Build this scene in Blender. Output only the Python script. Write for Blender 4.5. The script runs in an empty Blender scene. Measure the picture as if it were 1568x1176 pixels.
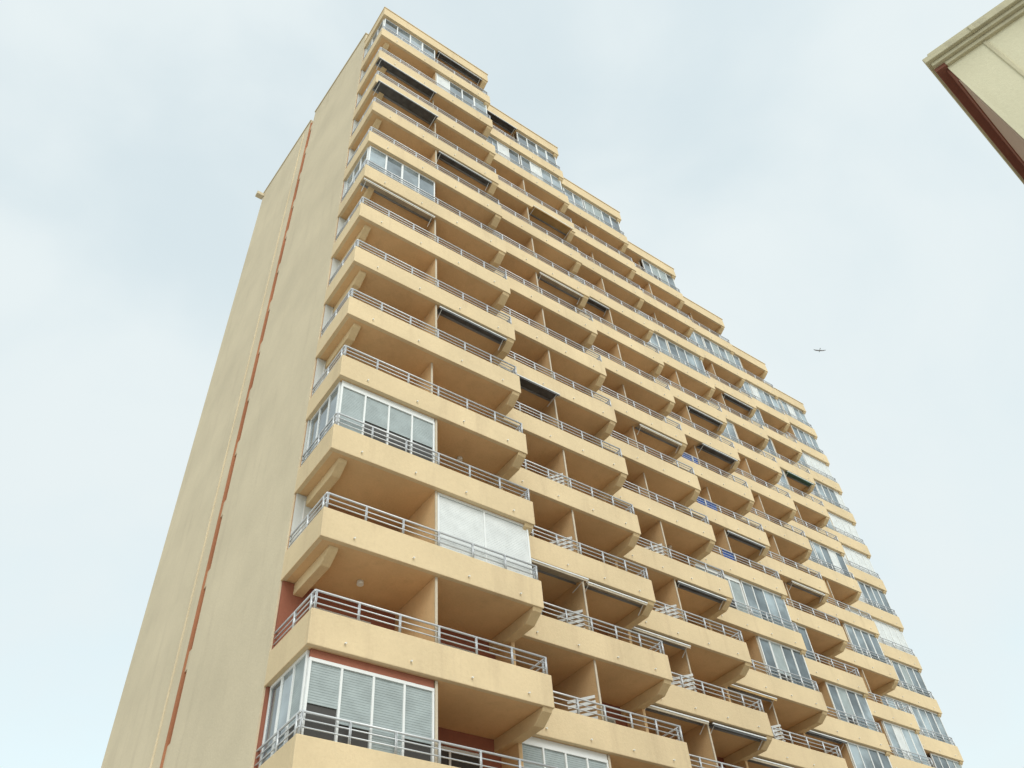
import bpy, bmesh, math, random
from mathutils import Vector, Matrix
random.seed(7)
scene=bpy.context.scene
# ------------------------------------------------------------ materials
def mat_new(name):
    m=bpy.data.materials.new(name); m.use_nodes=True
    nt=m.node_tree; b=nt.nodes['Principled BSDF']; return m,nt,b
def simple(name,col,rough=0.6,metal=0.0,spec=0.5,var=0.0,scale=3.0):
    m,nt,b=mat_new(name)
    b.inputs['Base Color'].default_value=(*col,1); b.inputs['Roughness'].default_value=rough
    b.inputs['Metallic'].default_value=metal; b.inputs['Specular IOR Level'].default_value=spec
    if var>0:
        tc=nt.nodes.new('ShaderNodeTexCoord'); n=nt.nodes.new('ShaderNodeTexNoise'); n.inputs['Scale'].default_value=scale
        n.inputs['Detail'].default_value=5
        nt.links.new(tc.outputs['Object'],n.inputs['Vector'])
        r=nt.nodes.new('ShaderNodeValToRGB')
        r.color_ramp.elements[0].position=.3; r.color_ramp.elements[1].position=.7
        r.color_ramp.elements[0].color=(*[c*(1-var) for c in col],1)
        r.color_ramp.elements[1].color=(*[min(1,c*(1+var*.5)) for c in col],1)
        nt.links.new(n.outputs['Fac'],r.inputs['Fac']); nt.links.new(r.outputs['Color'],b.inputs['Base Color'])
    return m
def plaster(name,col,stain,amt=0.35,patch=0.12,bump=0.25):
    m,nt,b=mat_new(name); N=nt.nodes; L=nt.links
    b.inputs['Roughness'].default_value=.9; b.inputs['Specular IOR Level'].default_value=.2
    tc=N.new('ShaderNodeTexCoord')
    def noise(scale,sv,det=6,rough=.6):
        mp=N.new('ShaderNodeMapping'); mp.inputs['Scale'].default_value=sv
        n=N.new('ShaderNodeTexNoise'); n.inputs['Scale'].default_value=scale; n.inputs['Detail'].default_value=det; n.inputs['Roughness'].default_value=rough
        L.new(tc.outputs['Object'],mp.inputs['Vector']); L.new(mp.outputs['Vector'],n.inputs['Vector']); return n
    def ramp(src,a,c):
        r=N.new('ShaderNodeMapRange'); r.inputs['From Min'].default_value=a; r.inputs['From Max'].default_value=c
        L.new(src.outputs['Fac'],r.inputs['Value']); return r
    streak=ramp(noise(2.2,(1,1,.12)),.54,.78)
    big=ramp(noise(.35,(1,1,1),4),.35,.7)
    fine=ramp(noise(14,(1,1,1),8,.7),.3,.7)
    m1=N.new('ShaderNodeMix'); m1.data_type='RGBA'; m1.inputs['A'].default_value=(*col,1); m1.inputs['B'].default_value=(*[c*(1-patch) for c in col],1)
    L.new(big.outputs['Result'],m1.inputs['Factor'])
    k=N.new('ShaderNodeMath'); k.operation='MULTIPLY'; k.inputs[1].default_value=amt; L.new(streak.outputs['Result'],k.inputs[0])
    m2=N.new('ShaderNodeMix'); m2.data_type='RGBA'; m2.inputs['B'].default_value=(*stain,1)
    L.new(k.outputs[0],m2.inputs['Factor']); L.new(m1.outputs['Result'],m2.inputs['A'])
    m3=N.new('ShaderNodeMix'); m3.data_type='RGBA'; m3.blend_type='MULTIPLY'; m3.inputs['B'].default_value=(.86,.85,.83,1)
    k2=N.new('ShaderNodeMath'); k2.operation='MULTIPLY'; k2.inputs[1].default_value=.6; L.new(fine.outputs['Result'],k2.inputs[0])
    L.new(k2.outputs[0],m3.inputs['Factor']); L.new(m2.outputs['Result'],m3.inputs['A'])
    L.new(m3.outputs['Result'],b.inputs['Base Color'])
    bp=N.new('ShaderNodeBump'); bp.inputs['Strength'].default_value=bump; bp.inputs['Distance'].default_value=.02
    L.new(fine.outputs['Result'],bp.inputs['Height']); L.new(bp.outputs['Normal'],b.inputs['Normal'])
    return m
M={}
M['parapet']=plaster('parapet_paint',(.75,.595,.375),(.46,.34,.22),.34,.14)
M['soffit']=plaster('soffit_paint',(.80,.54,.29),(.46,.30,.17),.3,.22)
M['soffit2']=plaster('beam_paint',(.76,.58,.34),(.4,.28,.15),.3,.15)
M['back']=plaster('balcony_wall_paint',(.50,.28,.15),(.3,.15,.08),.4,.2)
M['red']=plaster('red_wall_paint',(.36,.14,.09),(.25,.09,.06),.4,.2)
M['stripe']=plaster('joint_stripe_paint',(.48,.22,.12),(.3,.12,.06),.4,.2)
M['side']=plaster('side_wall_render',(.68,.585,.42),(.46,.38,.27),.32,.12)
M['grey']=plaster('pale_grey_wall',(.62,.64,.62),(.45,.45,.42),.3,.1)
M['rail']=simple('galvanised_rail',(.58,.59,.60),.38,.4)
M['frame']=simple('white_aluminium',(.76,.77,.76),.4)
M['shutter']=simple('white_shutter',(.72,.74,.73),.5,var=.1)
M['blind']=simple('grey_blind',(.36,.41,.41),.45,var=.15)
M['curtain']=simple('curtain',(.55,.55,.5),.9,var=.2)
M['divider']=plaster('divider_edge_paint',(.62,.54,.42),(.4,.35,.28),.4,.15)
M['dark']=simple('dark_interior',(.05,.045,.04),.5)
M['spout']=simple('white_spout',(.8,.78,.72),.5)
M['aw_dark']=simple('awning_dark',(.10,.10,.10),.8,var=.4)
M['aw_grey']=simple('awning_grey',(.44,.37,.27),.8,var=.2)
M['aw_ochre']=simple('awning_ochre',(.48,.32,.14),.8,var=.2)
M['aw_green']=simple('awning_green',(.05,.11,.08),.8,var=.2)
M['steel']=simple('dark_steel',(.2,.2,.2),.5)
M['cl_blue']=simple('cloth_blue',(.03,.10,.38),.9,var=.2)
def glass(name,col):
    m,nt,b=mat_new(name); N=nt.nodes;L=nt.links
    b.inputs['Roughness'].default_value=.06; b.inputs['IOR'].default_value=1.6; b.inputs['Coat Weight'].default_value=.3
    tc=N.new('ShaderNodeTexCoord'); n=N.new('ShaderNodeTexNoise'); n.inputs['Scale'].default_value=.75; n.inputs['Detail'].default_value=3
    L.new(tc.outputs['Object'],n.inputs['Vector'])
    r=N.new('ShaderNodeValToRGB'); r.color_ramp.elements[0].position=.38; r.color_ramp.elements[1].position=.62
    r.color_ramp.elements[0].color=(*[c*.4 for c in col],1); r.color_ramp.elements[1].color=(*col,1)
    L.new(n.outputs['Fac'],r.inputs['Fac']); L.new(r.outputs['Color'],b.inputs['Base Color']); return m
M['glass']=glass('window_glass',(.17,.21,.23))
M['glass2']=glass('window_glass_light',(.36,.43,.46))
# ------------------------------------------------------------ mesh builder
class Part:
    def __init__(s): s.v=[]; s.f=[]
    def hexa(s,p):
        o=len(s.v); s.v+= [tuple(q) for q in p]
        for f in ((0,3,2,1),(4,5,6,7),(0,1,5,4),(1,2,6,5),(2,3,7,6),(3,0,4,7)): s.f.append([o+i for i in f])
    def box(s,x0,x1,y0,y1,z0,z1):
        s.hexa([(x0,y0,z0),(x1,y0,z0),(x1,y1,z0),(x0,y1,z0),(x0,y0,z1),(x1,y0,z1),(x1,y1,z1),(x0,y1,z1)])
    def prism_x(s,x0,x1,yz):
        o=len(s.v);n=len(yz)
        s.v+=[(x0,y,z) for y,z in yz]+[(x1,y,z) for y,z in yz]
        s.f.append([o+i for i in range(n)]); s.f.append([o+n+i for i in reversed(range(n))])
        for i in range(n): j=(i+1)%n; s.f.append([o+i,o+n+i,o+n+j,o+j])
    def prism_z(s,xy,z0,z1):
        o=len(s.v);n=len(xy)
        s.v+=[(x,y,z0) for x,y in xy]+[(x,y,z1) for x,y in xy]
        s.f.append([o+i for i in reversed(range(n))]); s.f.append([o+n+i for i in range(n)])
        for i in range(n): j=(i+1)%n; s.f.append([o+i,o+j,o+n+j,o+n+i])
    def tube(s,a,b,r,n=8):
        a=Vector(a);b=Vector(b);d=(b-a).normalized(); u=d.orthogonal().normalized(); w=d.cross(u)
        o=len(s.v)
        for p in (a,b):
            for i in range(n):
                t=2*math.pi*i/n; s.v.append(tuple(p+u*r*math.cos(t)+w*r*math.sin(t)))
        for i in range(n): j=(i+1)%n; s.f.append([o+i,o+j,o+n+j,o+n+i])
        s.f.append([o+i for i in reversed(range(n))]); s.f.append([o+n+i for i in range(n)])
    def make(s,name,mat,parent,bevel=0,smooth=False):
        me=bpy.data.meshes.new(name); me.from_pydata(s.v,[],s.f); me.update()
        bm=bmesh.new(); bm.from_mesh(me); bmesh.ops.recalc_face_normals(bm,faces=bm.faces); bm.to_mesh(me); bm.free()
        ob=bpy.data.objects.new(name,me); scene.collection.objects.link(ob); me.materials.append(mat); ob.parent=parent
        if smooth:
            for p in me.polygons: p.use_smooth=len(p.vertices)==4
        if bevel:
            m=ob.modifiers.new('bevel','BEVEL'); m.width=bevel; m.segments=2; m.limit_method='ANGLE'
        return ob
def empty(name):
    e=bpy.data.objects.new(name,None); scene.collection.objects.link(e); return e
# ------------------------------------------------------------ tower
tower=empty('apartment_tower')
P={}
def G(k):
    if k not in P: P[k]=Part()
    return P[k]
H=2.85
def PT(n): return 11.89+H*n
BH=.88; D=2.28; NB=7
XR=[13.2,19.45,25.8,32.1,38.45,44.75,51.0]
XL=[6.42]+XR[:-1]
YF=[15.68+1.44*i for i in range(NB)]
Nmin,Nmax=-3,12
def hx(i,h):
    mid=(XL[i]+XR[i])/2-.02
    return (XL[i],mid) if h==0 else (mid,XR[i])
glz={}
for k in [(0,0,-1,'v'),(0,1,1,'s'),(0,0,2,'w'),(0,0,7,'c'),(0,0,12,'g'),(0,1,11,'c'),
          (1,0,-1,'w'),(1,0,11,'c'),(1,1,11,'c'),(1,1,12,'g'),(2,0,12,'c'),(2,1,12,'g'),(3,1,12,'g'),
          (3,0,9,'g'),(3,1,9,'c'),(4,0,11,'c'),(4,1,11,'g'),(5,0,11,'c'),(5,1,11,'c'),(5,0,10,'g'),(5,0,12,'g'),
          (3,0,3,'w'),(3,1,3,'c'),(3,1,2,'g'),(4,0,3,'g'),(4,1,2,'g'),(4,1,1,'g'),(4,0,8,'c'),(5,1,2,'c'),(5,0,1,'g'),(5,1,1,'g'),
          (5,0,8,'c'),(5,0,6,'g'),(5,1,6,'c'),(5,1,4,'g'),(5,0,9,'g'),(2,0,-2,'g'),(1,1,-2,'g')]:
    glz[k[:3]]=k[3]
for n in range(Nmin,Nmax+1):
    for h in (0,1):
        if random.random()<(.9 if h else .6) : glz.setdefault((6,h,n),random.choice('gcs' if n>2 else 'gc'))
awn={(0,1,4):'aw_dark',(0,0,6):'aw_grey',(0,1,8):'aw_dark',(0,0,9):'aw_dark',(0,0,10):'aw_dark',(0,1,12):'aw_dark',
     (1,0,1):'aw_grey',(1,1,1):'aw_grey',(1,0,4):'aw_dark',(1,0,12):'aw_dark',
     (2,0,1):'aw_grey',(2,1,2):'aw_dark',(2,0,0):'aw_grey',(2,0,8):'aw_dark',(2,1,0):'aw_dark',(2,1,5):'aw_grey',
     (3,1,6):'aw_dark',(3,1,4):'aw_dark',(3,0,0):'aw_grey',(3,1,7):'aw_dark',
     (5,1,8):'aw_green',(4,1,9):'aw_dark',(4,1,4):'aw_grey',(4,0,1):'aw_dark'}
for i in range(1,NB):
    for n in range(Nmin,Nmax+1):
        for h in (0,1):
            if (i,h,n) in glz or (i,h,n) in awn: continue
            if random.random()<.07: awn[(i,h,n)]=random.choice(['aw_grey','aw_ochre'])
def window_run(p0,p1,z0,z1,kind,npan,axis):
    fr=G('frame')
    (xa,ya),(xb,yb)=p0,p1
    def seg(a,b,za,zb,w,part,off=0):
        if axis=='x': part.box(xa+(xb-xa)*a,xa+(xb-xa)*b,ya-w+off,ya+w+off,za,zb)
        else: part.box(xa-w+off,xa+w+off,ya+(yb-ya)*a,ya+(yb-ya)*b,za,zb)
    Ln=abs(xb-xa)+abs(yb-ya); e=.055/Ln
    if kind in 'vw':
        hh=.2 if kind=='v' else .16
        seg(0.003,.997,z1-hh,z1-.004,.03,G('red' if kind=='v' else 'frame')); z1-=hh+.001
    seg(0,1,z0,z0+.07,.04,fr); seg(0,1,z1-.08,z1-.003,.04,fr)
    for k in range(npan+1):
        c=k/npan; c=min(max(c,e/2),1-e/2)
        seg(c-e/2,c+e/2,z0+.07,z1-.08,.036,fr)
    for k in range(npan):
        a=k/npan+e/2; b=(k+1)/npan-e/2
        kk=kind
        if kind=='c' : kk=random.choice(['glass2','glass','shutter','curtain'])
        elif kind=='g': kk=random.choice(['glass','glass','glass2','blind'])
        elif kind=='s': kk='shutter'
        elif kind in 'vw': kk='blind'
        if kk in('shutter','blind'):
            z=z0+.07
            if kk=='blind': z=z0+.07+random.choice([0,0,.5,.8])
            ct=.012
            while z<z1-.09:
                seg(a,b,z,min(z+.052,z1-.08),ct,G(kk),.012); z+=.058
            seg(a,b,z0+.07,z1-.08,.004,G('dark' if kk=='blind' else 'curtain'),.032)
        elif kk=='curtain':
            seg(a,b,z0+.07,z1-.08,.006,G('glass2'))
        else: seg(a,b,z0+.07,z1-.08,.006,G(kk))
        if kk.startswith('glass') and random.random()<.6:
            e2=.03/Ln
            seg(a,a+e2,z0+.07,z1-.08,.02,fr); seg(b-e2,b,z0+.07,z1-.08,.02,fr)
for i in range(NB):
    xl,xr,yf=XL[i],XR[i],YF[i]; yb=yf+D
    ynext=(YF[i+1] if i<NB-1 else yb)
    G('core').box(xl+(.5 if i==0 else .01),xr-.006*i,yb+.02,yb+12.3-(.02 if i==0 else 0),0,PT(13)-.35)
    for n in range(Nmin,14):
        zt=PT(n); zb=zt-BH; roof=(n==13)
        x0=xl if i==0 else xl+.004
        pr=G('parapet')
        pr.box(x0,xr,yf,yf+.14,zb,zt)
        pr.box(xr-.14,xr-.002,yf+.141,ynext if i<NB-1 else yb,zb+.002,zt-.002)
        if i==0: pr.box(xl+.002,xl+.14,yf+.141,yb-.002,zb+.002,zt-.002)
        if roof:
            G('parapet').box(x0-.03,xr+.03,yf-.04,yf+.18,zt+.001,zt+.07)
            if i==0: G('parapet').box(xl-.03,xl+.18,yf+.181,yb,zt+.001,zt+.07)
        G('soffit').box(x0+.006,xr-.006,yf+.006,yb+.3,zb+.004,zb+.2)
        def beam(a,b,ys):
            G('beam').prism_x(a,b,[(ys,zb+.003),(yb+.01,zb+.003),(yb+.01,zb-.34),(ys+.42,zb-.34),(ys+.06,zb-.10)])
        beam(xr-.34,xr-.03,yf+.04)
        if i==0: beam(xl+.36,xl+.62,yf+.25)
        if not roof:
            for q in (.13,.38,.63,.88):
                xs=xl+(xr-xl)*q
                G('spout').tube((xs,yf-.07,zb+.2),(xs,yf+.02,zb+.22),.022,8)
        if roof: continue
        ztop=zt+H-BH
        G('partyw').box(xr-.13,xr-.01,ynext+.02 if i<NB-1 else yf+1.2,yb+.02,zb+.2,ztop)
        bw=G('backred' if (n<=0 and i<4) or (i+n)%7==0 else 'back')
        zfl=zb+.2
        cuts=[]
        for h in (0,1):
            a,b=hx(i,h); c=(a+b)/2
            cuts.append((c-.95,c+.95))
        xs=[xl+.05]+[q for c in cuts for q in c]+[xr]
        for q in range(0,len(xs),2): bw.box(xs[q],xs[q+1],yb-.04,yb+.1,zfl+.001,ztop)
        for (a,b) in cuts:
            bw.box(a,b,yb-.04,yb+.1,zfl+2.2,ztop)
            fr=G('frame')
            for q in (a,(a+b)/2-.03,b-.06): fr.box(q,q+.06,yb-.02,yb+.04,zfl,zfl+2.2)
            fr.box(a+.06,b-.06,yb-.018,yb+.038,zfl+2.13,zfl+2.199)
            kk=random.choice(['dark','shutter2','glass','blind2'])
            G(kk).box(a+.06,b-.06,yb+.005,yb+.015,zfl,zfl+2.13)
        if i==0:
            G('red' if n<=0 else 'grey').box(xl+.06,xl+.95,yb-.075,yb-.042,zfl+.02,ztop-.01)
            if n>0:
                G('frame').box(xl+.3,xl+.34,yb-.09,yb-.076,zfl+.8,ztop-.2); G('frame').box(xl+.75,xl+.79,yb-.09,yb-.076,zfl+.8,ztop-.2)
        mid=hx(i,0)[1]
        dy=yf+random.choice([.18,.18,.25,.45])
        G('dividerw').box(mid-.03,mid+.03,dy,yb-.045,zfl+.002,ztop-.002)
        G('divider').box(mid-.035,mid+.035,dy-.03,dy-.002,zfl+.003,ztop-.003)
        if random.random()<.5:
            xx=mid+random.choice([-1.6,1.6]); G('spout').tube((xx,yf+1.3,ztop-.1),(xx,yf+1.3,ztop+.002),.09,12)
        yr=yf+.07; R=G('rail')
        for zz,r in ((.50,.028),(.34,.017),(.18,.017)):
            R.tube((xl+.07,yr,zt+zz),(xr-.07,yr,zt+zz),r,8)
            R.tube((xr-.07,yr,zt+zz),(xr-.07,ynext+(.1 if i<NB-1 else -.1),zt+zz),r,8)
            if i==0: R.tube((xl+.07,yr,zt+zz),(xl+.07,yb-.02,zt+zz),r,8)
        np_=6
        for k in range(np_+1):
            xx=xl+.1+(xr-xl-.2)*k/np_
            R.box(xx-.022,xx-.008,yr-.03,yr+.03,zt,zt+.5); R.box(xx+.008,xx+.022,yr-.03,yr+.03,zt,zt+.5)
        for k in (0,1):
            yy=yr+.15+.9*k
            R.box(xr-.1,xr-.04,yy-.02,yy+.02,zt,zt+.5)
            if i==0: R.box(xl+.04,xl+.1,yy-.02,yy+.02,zt,zt+.5)
        for h in (0,1):
            a,b=hx(i,h); key=(i,h,n)
            if key in glz:
                yw=yf+.2
                aa=a+(.16 if (i==0 and h==0) else .05); bb=b-.05
                if h==1: bb=xr-.17
                window_run((aa,yw),(bb,yw),zt-.1,ztop,glz[key],2 if glz[key]=='s' and i==0 else 4,'x')
                if i==0 and h==0: window_run((aa,yw+.06),(aa,yb-.1),zt-.1,ztop,'g' if glz[key]!='c' else 'c',3,'y')
                if h==1: window_run((bb+.05,yw+.06),(bb+.05,ynext+.1),zt-.1,ztop,'g',1,'y')
                if h==1 and i==0: window_run((a+.08,yw+.05),(a+.08,yb-.2),zt-.1,ztop,'s',2,'y')
            elif key in awn:
                A=G(awn[key]); ext=random.choice([.0,.0,.12,.3])
                aa,bb=a+.12,b-(.4 if h==1 else .12)
                if i==0 and h==0: aa=a+.05
                y0=yf+.38
                G('awbox').tube((aa,y0,ztop-.07),(bb,y0,ztop-.07),.05,10)
                y1,z1=yf+.1-ext,ztop-.11-ext*.5
                A.hexa([(aa,y1,z1),(bb,y1,z1),(bb,y0,ztop-.06),(aa,y0,ztop-.06),
                        (aa,y1,z1+.012),(bb,y1,z1+.012),(bb,y0,ztop-.048),(aa,y0,ztop-.048)])
                G('awbar').box(aa-.02,bb+.02,y1-.045,y1,z1-.02,z1+.025)
                A.box(aa,bb,y1-.03,y1-.02,z1-.10,z1-.022)
                for xx in (aa+.1,bb-.1):
                    G('awbar').tube((xx,y1,z1),(xx,y0+.1,ztop-.4),.014,6)
for (i,n,xa,xb) in [(3,6,27.2,28.4),(3,5,27.4,28.8),(3,4,28.2,29.0)]:
    zt=PT(n); yr=YF[i]+.12; m_=14
    for q in range(m_):
        u0,u1=xa+(xb-xa)*q/m_,xa+(xb-xa)*(q+1)/m_
        f0,f1=.015*math.sin(q*1.9),.015*math.sin((q+1)*1.9)
        G('cl_blue').hexa([(u0,yr+f0,zt+.03),(u1,yr+f1,zt+.03),(u1,yr+.01+f1,zt+.03),(u0,yr+.01+f0,zt+.03),
                           (u0,yr,zt+.6),(u1,yr,zt+.6),(u1,yr+.01,zt+.6),(u0,yr+.01,zt+.6)])
for (i,n) in [(1,0),(1,1),(2,2),(2,1),(1,-1),(2,3),(1,3),(3,1),(1,2)]:
    mid=hx(i,0)[1]; z=PT(n)-.3; yf=YF[i]
    while z<PT(n)+.95:
        G('shutter').hexa([(mid-.55,yf+1.0,z),(mid-.06,yf+.3,z),(mid-.05,yf+.32,z),(mid-.54,yf+1.02,z),
                           (mid-.55,yf+1.0,z+.09),(mid-.06,yf+.3,z+.09),(mid-.05,yf+.32,z+.09),(mid-.54,yf+1.02,z+.09)]); z+=.16
# side (end) wall
def sx(y): return 6.42-.0498*(y-17.95)
Y0,Y1,Y2,Y3=17.95,23.8,24.2,30.4
S=G('side')
S.prism_z([(sx(Y0),Y0),(7.0,Y0),(7.0,Y1),(sx(Y1),Y1)],0,50.15)
S.prism_z([(sx(Y2),Y2),(7.0,Y2),(7.0,Y3),(sx(Y3),Y3)],0,49.75)
S.prism_z([(sx(Y0)-.05,Y0-.05),(sx(Y0)+.3,Y0-.05),(sx(Y1)+.3,Y1),(sx(Y1)-.05,Y1)],50.152,50.24)
S.prism_z([(sx(Y2)-.05,Y2),(sx(Y2)+.3,Y2),(sx(Y3)+.3,Y3+.05),(sx(Y3)-.05,Y3+.05)],49.752,49.84)
G('stripe').box(sx(Y1)+.07,6.95,Y1-.01,Y2+.01,0,49.5)
G('stripe').box(sx(Y2)-.012,sx(Y2)+.09,Y2-.06,Y2-.002,0,49.4)
S.box(sx(25.0)-.05,sx(25.0)+.02,24.97,25.05,0,49.3)
for n in range(-4,14):
    z=PT(n)-.1
    G('side').box(sx(Y1)+.03,sx(Y1)+.09,Y1+.002,Y2-.062,z-.5,z+.15)
G('side').box(5.35,5.8,30.2,30.55,49.2,49.45)
names={'core':('building_core','back'),'parapet':('parapets','parapet'),'soffit':('balcony_slabs','soffit'),'beam':('support_beams','soffit2'),
 'back':('balcony_walls','back'),'partyw':('party_walls','soffit'),'backred':('balcony_walls_red','red'),'red':('red_panels','red'),'stripe':('joint_stripe','stripe'),'grey':('pale_panels','grey'),'side':('end_wall','side'),
 'rail':('railings','rail'),'frame':('window_frames','frame'),'divider':('divider_edges','divider'),'dividerw':('balcony_dividers','soffit'),
 'spout':('spouts_and_lamps','spout'),'shutter':('shutters','shutter'),'blind':('blinds','blind'),'shutter2':('door_shutters','curtain'),'blind2':('door_blinds','blind'),'curtain':('shutter_backing','curtain'),
 'glass':('glass_panes','glass'),'glass2':('curtained_panes','glass2'),'dark':('dark_openings','dark'),'awbox':('awning_rollers','steel'),'awbar':('awning_arms','frame')}
for k,p in P.items():
    nm,mk=names.get(k,(k.replace('aw_','awnings_').replace('cl_','cloths_'),k))
    p.make(nm,M[mk],tower,bevel=.018 if k in('parapet','beam') else 0,smooth=k in('rail','spout','awbox'))
gf=Part()
for i in range(NB):
    for q in range(3):
        w=(XR[i]-XL[i])/3
        gf.box(XL[i]+w*q+.3,XL[i]+w*(q+1)-.3,YF[i]+D-.05,YF[i]+D+.05,.3,2.1)
gf.make('shopfront_glass',M['glass'],tower)
# ------------------------------------------------------------ neighbouring building (upper right)
nb=empty('neighbouring_building')
def ray(u,v,z):
    u-=784;v-=588;f=1272
    w=(u*.8144+v*.3802+f*.4384, -u*.5764+v*.6165+f*.5364, -u*.0663-v*.6898+f*.7210)
    t=(z-1.6)/w[2]; return Vector((w[0]*t,w[1]*t,z))
ZT=22.0
c=ray(1411,92,ZT); d=Vector((.237,-.971,0)); nrm=Vector((-.995,-.096,0))
def nprism(part,a0,a1,o0,o1,z0,z1):
    p=[c+d*a0+nrm*o0,c+d*a1+nrm*o0,c+d*a1+nrm*o1,c+d*a0+nrm*o1]
    part.hexa([(q.x,q.y,z0) for q in p]+[(q.x,q.y,z1) for q in p])
W=Part(); C=Part(); Rr=Part(); Gd=Part(); Ge=Part()
nprism(W,.30,16,-10,-.30,0,ZT-.5)
nprism(Rr,.24,.298,-10,-.36,ZT-1.15,ZT-.505)
nprism(Ge,.27,.298,-10,-.34,0,ZT-1.152)
nprism(C,0,16.2,-10.2,0,ZT-.22,ZT)
nprism(C,.08,16.1,-10.1,-.10,ZT-.36,ZT-.222)
nprism(Rr,.05,.32,-10.05,-.22,ZT-.50,ZT-.362)
nprism(C,.321,16.05,-10.05,-.2,ZT-.50,ZT-.362)
nprism(C,.18,16.2,-10.0,-.2,ZT,ZT+.35)
for a in (1.2,6,10.5):
    nprism(C,a,a+.10,-.31,-.27,0,ZT-.505)
    nprism(C,a,a+.10,-.1,.03,ZT-.24,ZT+.02)
for fl in range(6):
    for a in (3,7.4,11.8):
        nprism(Gd,a,a+1.3,-.32,-.28,1.2+3*fl,2.6+3*fl)
M['nwall']=plaster('neighbour_wall',(.70,.655,.47),(.5,.45,.3),.3,.08)
M['nend']=plaster('neighbour_end_wall',(.50,.38,.30),(.4,.3,.22),.3,.1)
M['ndark']=plaster('neighbour_red_trim',(.25,.10,.07),(.2,.08,.05),.3,.1)
M['ncor']=plaster('neighbour_cornice',(.60,.55,.38),(.3,.27,.2),.5,.2)
W.make('walls',M['nwall'],nb); C.make('cornice',M['ncor'],nb,bevel=.02); Rr.make('trim',M['ndark'],nb); Gd.make('windows',M['glass'],nb); Ge.make('end_wall',M['nend'],nb)
# ------------------------------------------------------------ ground
def sheet(name,x0,x1,y0,y1,z,mat):
    me=bpy.data.meshes.new(name); me.from_pydata([(x0,y0,z),(x1,y0,z),(x1,y1,z),(x0,y1,z)],[],[[0,1,2,3]]); ob=bpy.data.objects.new(name,me); scene.collection.objects.link(ob); me.materials.append(mat); return ob
sheet('ground',-1500,1500,-1500,1500,0,simple('ground_mat',(.47,.44,.39),.95,var=.15,scale=.3))
sheet('road',-300,300,-16,-8,.004,simple('asphalt',(.06,.06,.06),.9,var=.3))
pv=Part(); pv.box(-300,300,-8,-7.8,0,.13); pv.box(-300,300,-16.2,-16,0,.13)
pv.make('kerb',simple('kerb_stone',(.4,.39,.37),.9,var=.2),None)
ml=Part()
for k in range(-40,40): ml.box(k*6,k*6+3,-12.07,-11.93,.005,.009)
ml.make('road_markings',simple('road_paint',(.75,.75,.72),.8),None)
# ------------------------------------------------------------ bird
def bird():
    me=bpy.data.meshes.new('gull'); bm=bmesh.new()
    rings=[(-.26,.008,0),(-.2,.03,0),(-.08,.06,0),(.05,.065,0),(.15,.045,.01),(.2,.038,.02),(.25,.03,.02),(.31,.005,.01)]
    prev=None
    for x,r,z in rings:
        cur=[bm.verts.new((x,r*math.cos(a),z+r*.85*math.sin(a))) for a in [k*math.pi/4 for k in range(8)]]
        if prev:
            for k in range(8): bm.faces.new((prev[k],prev[(k+1)%8],cur[(k+1)%8],cur[k]))
        prev=cur
    a=[bm.verts.new(p) for p in ((-.2,.02,0),(-.2,-.02,0),(-.4,-.07,0),(-.42,0,0),(-.4,.07,0))]; bm.faces.new(a)
    for s in (1,-1):
        sec=[(.04,.11,-.07,.02),(.25,.15,-.03,.10),(.45,.14,-.02,.12),(.62,.06,-.07,.09),(.78,-.06,-.13,.04)]
        pr=None
        for y,xf,xb,z in sec:
            cu=[bm.verts.new((xf,s*y,z+.008)),bm.verts.new((xb,s*y,z)),bm.verts.new((xf,s*y,z-.008))]
            if pr:
                for k in range(3): bm.faces.new((pr[k],pr[(k+1)%3],cu[(k+1)%3],cu[k]))
            pr=cu
    bmesh.ops.recalc_face_normals(bm,faces=bm.faces); bm.to_mesh(me); bm.free()
    ob=bpy.data.objects.new('gull',me); scene.collection.objects.link(ob)
    me.materials.append(simple('gull_feathers',(.30,.30,.31),.8,var=.3,scale=8))
    return ob
b=bird(); b.location=ray(1255,537,80); b.rotation_euler=(math.radians(8),math.radians(5),math.radians(55))
# ------------------------------------------------------------ camera
Xc=Vector((.8144,.3802,.4384)); Zc=Vector((-.0663,-.6898,.7210))
Zc.normalize(); Xc=(Xc-Zc*Xc.dot(Zc)).normalized(); Yc=Zc.cross(Xc)
right=Vector((Xc.x,Yc.x,Zc.x)); up=-Vector((Xc.y,Yc.y,Zc.y)); back=-Vector((Xc.z,Yc.z,Zc.z))
cam=bpy.data.cameras.new('camera'); co=bpy.data.objects.new('camera',cam); scene.collection.objects.link(co)
mw=Matrix((right,up,back)).transposed().to_4x4(); mw.translation=Vector((0,0,1.6)); co.matrix_world=mw
cam.sensor_width=36; cam.lens=36*1272/1568; cam.clip_end=5000; cam.clip_start=.1
scene.camera=co
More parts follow.
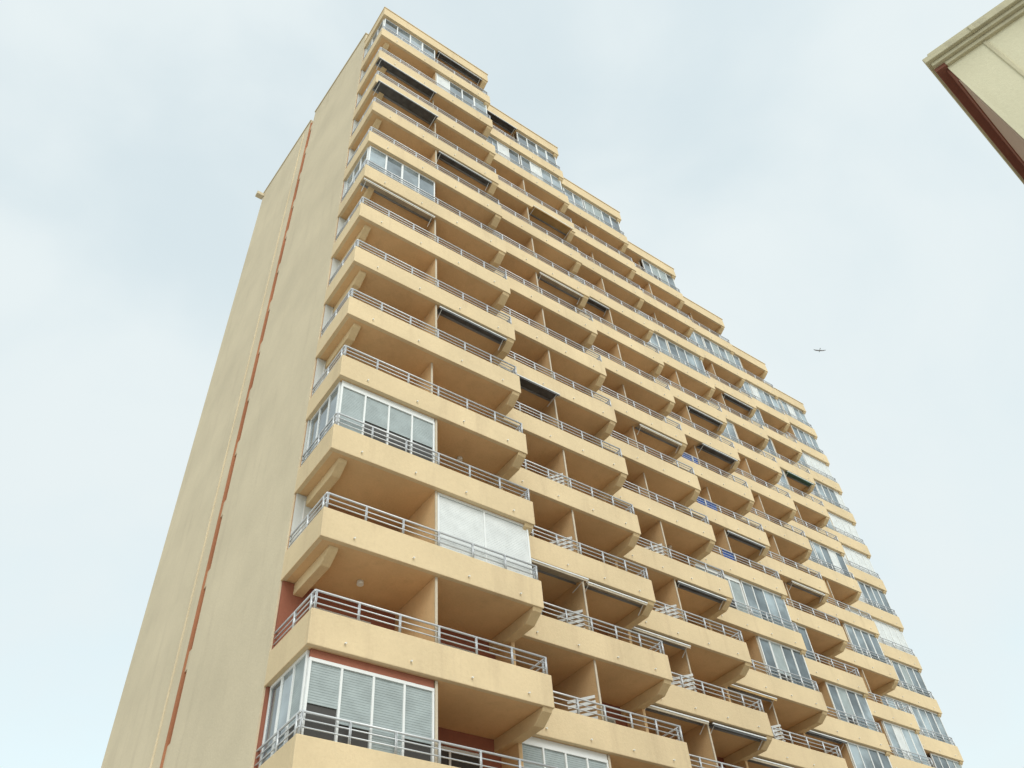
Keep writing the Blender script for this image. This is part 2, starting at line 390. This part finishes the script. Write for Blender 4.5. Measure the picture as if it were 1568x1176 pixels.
# ------------------------------------------------------------ world + sun
sd=Vector((-.3,-1,.85)).normalized()
el=math.asin(sd.z); az=math.atan2(sd.x,sd.y)
w=bpy.data.worlds.new('World'); scene.world=w; w.use_nodes=True; nt=w.node_tree; N=nt.nodes; L=nt.links
bg=N['Background']; bg.inputs['Strength'].default_value=.12
sky=N.new('ShaderNodeTexSky'); sky.sky_type='NISHITA'; sky.sun_disc=False; sky.sun_elevation=el; sky.sun_rotation=az
sks=N.new('ShaderNodeVectorMath'); sks.operation='MULTIPLY'; sks.inputs[1].default_value=(3.6,3.6,2.5); L.new(sky.outputs['Color'],sks.inputs[0])
tc=N.new('ShaderNodeTexCoord'); mp=N.new('ShaderNodeMapping'); mp.inputs['Scale'].default_value=(1,1,1.3); mp.inputs['Location'].default_value=(.35,.1,.2)
L.new(tc.outputs['Generated'],mp.inputs['Vector'])
n1=N.new('ShaderNodeTexNoise'); n1.inputs['Scale'].default_value=2.4; n1.inputs['Detail'].default_value=6; n1.inputs['Roughness'].default_value=.48; n1.inputs['Distortion'].default_value=.25
L.new(mp.outputs['Vector'],n1.inputs['Vector'])
r=N.new('ShaderNodeMapRange'); r.interpolation_type='SMOOTHSTEP'; r.inputs['From Min'].default_value=.32; r.inputs['From Max'].default_value=.6; r.inputs['To Min'].default_value=.76; r.inputs['To Max'].default_value=1
L.new(n1.outputs['Fac'],r.inputs['Value'])
dt=N.new('ShaderNodeVectorMath'); dt.operation='DOT_PRODUCT'; dt.inputs[1].default_value=sd
L.new(tc.outputs['Generated'],dt.inputs[0])
r2=N.new('ShaderNodeMapRange'); r2.inputs['From Min'].default_value=.6; r2.inputs['From Max'].default_value=1; r2.inputs['To Min'].default_value=1; r2.inputs['To Max'].default_value=2.0
L.new(dt.outputs['Value'],r2.inputs['Value'])
cl=N.new('ShaderNodeVectorMath'); cl.operation='SCALE'; cl.inputs[0].default_value=(6.75,7.4,7.55); L.new(r2.outputs['Result'],cl.inputs['Scale'])
mx=N.new('ShaderNodeMix'); mx.data_type='RGBA'; mx.clamp_result=False
L.new(r.outputs['Result'],mx.inputs['Factor']); L.new(sks.outputs['Vector'],mx.inputs['A']); L.new(cl.outputs['Vector'],mx.inputs['B'])
L.new(mx.outputs['Result'],bg.inputs['Color'])
sl=bpy.data.lights.new('sun','SUN'); sl.energy=1.4; sl.angle=math.radians(35); sl.color=(1,.96,.9)
so=bpy.data.objects.new('sun',sl); scene.collection.objects.link(so); so.rotation_euler=(-sd).to_track_quat('-Z','Y').to_euler()
scene.view_settings.view_transform='Standard'; scene.view_settings.look='None'; scene.view_settings.exposure=0
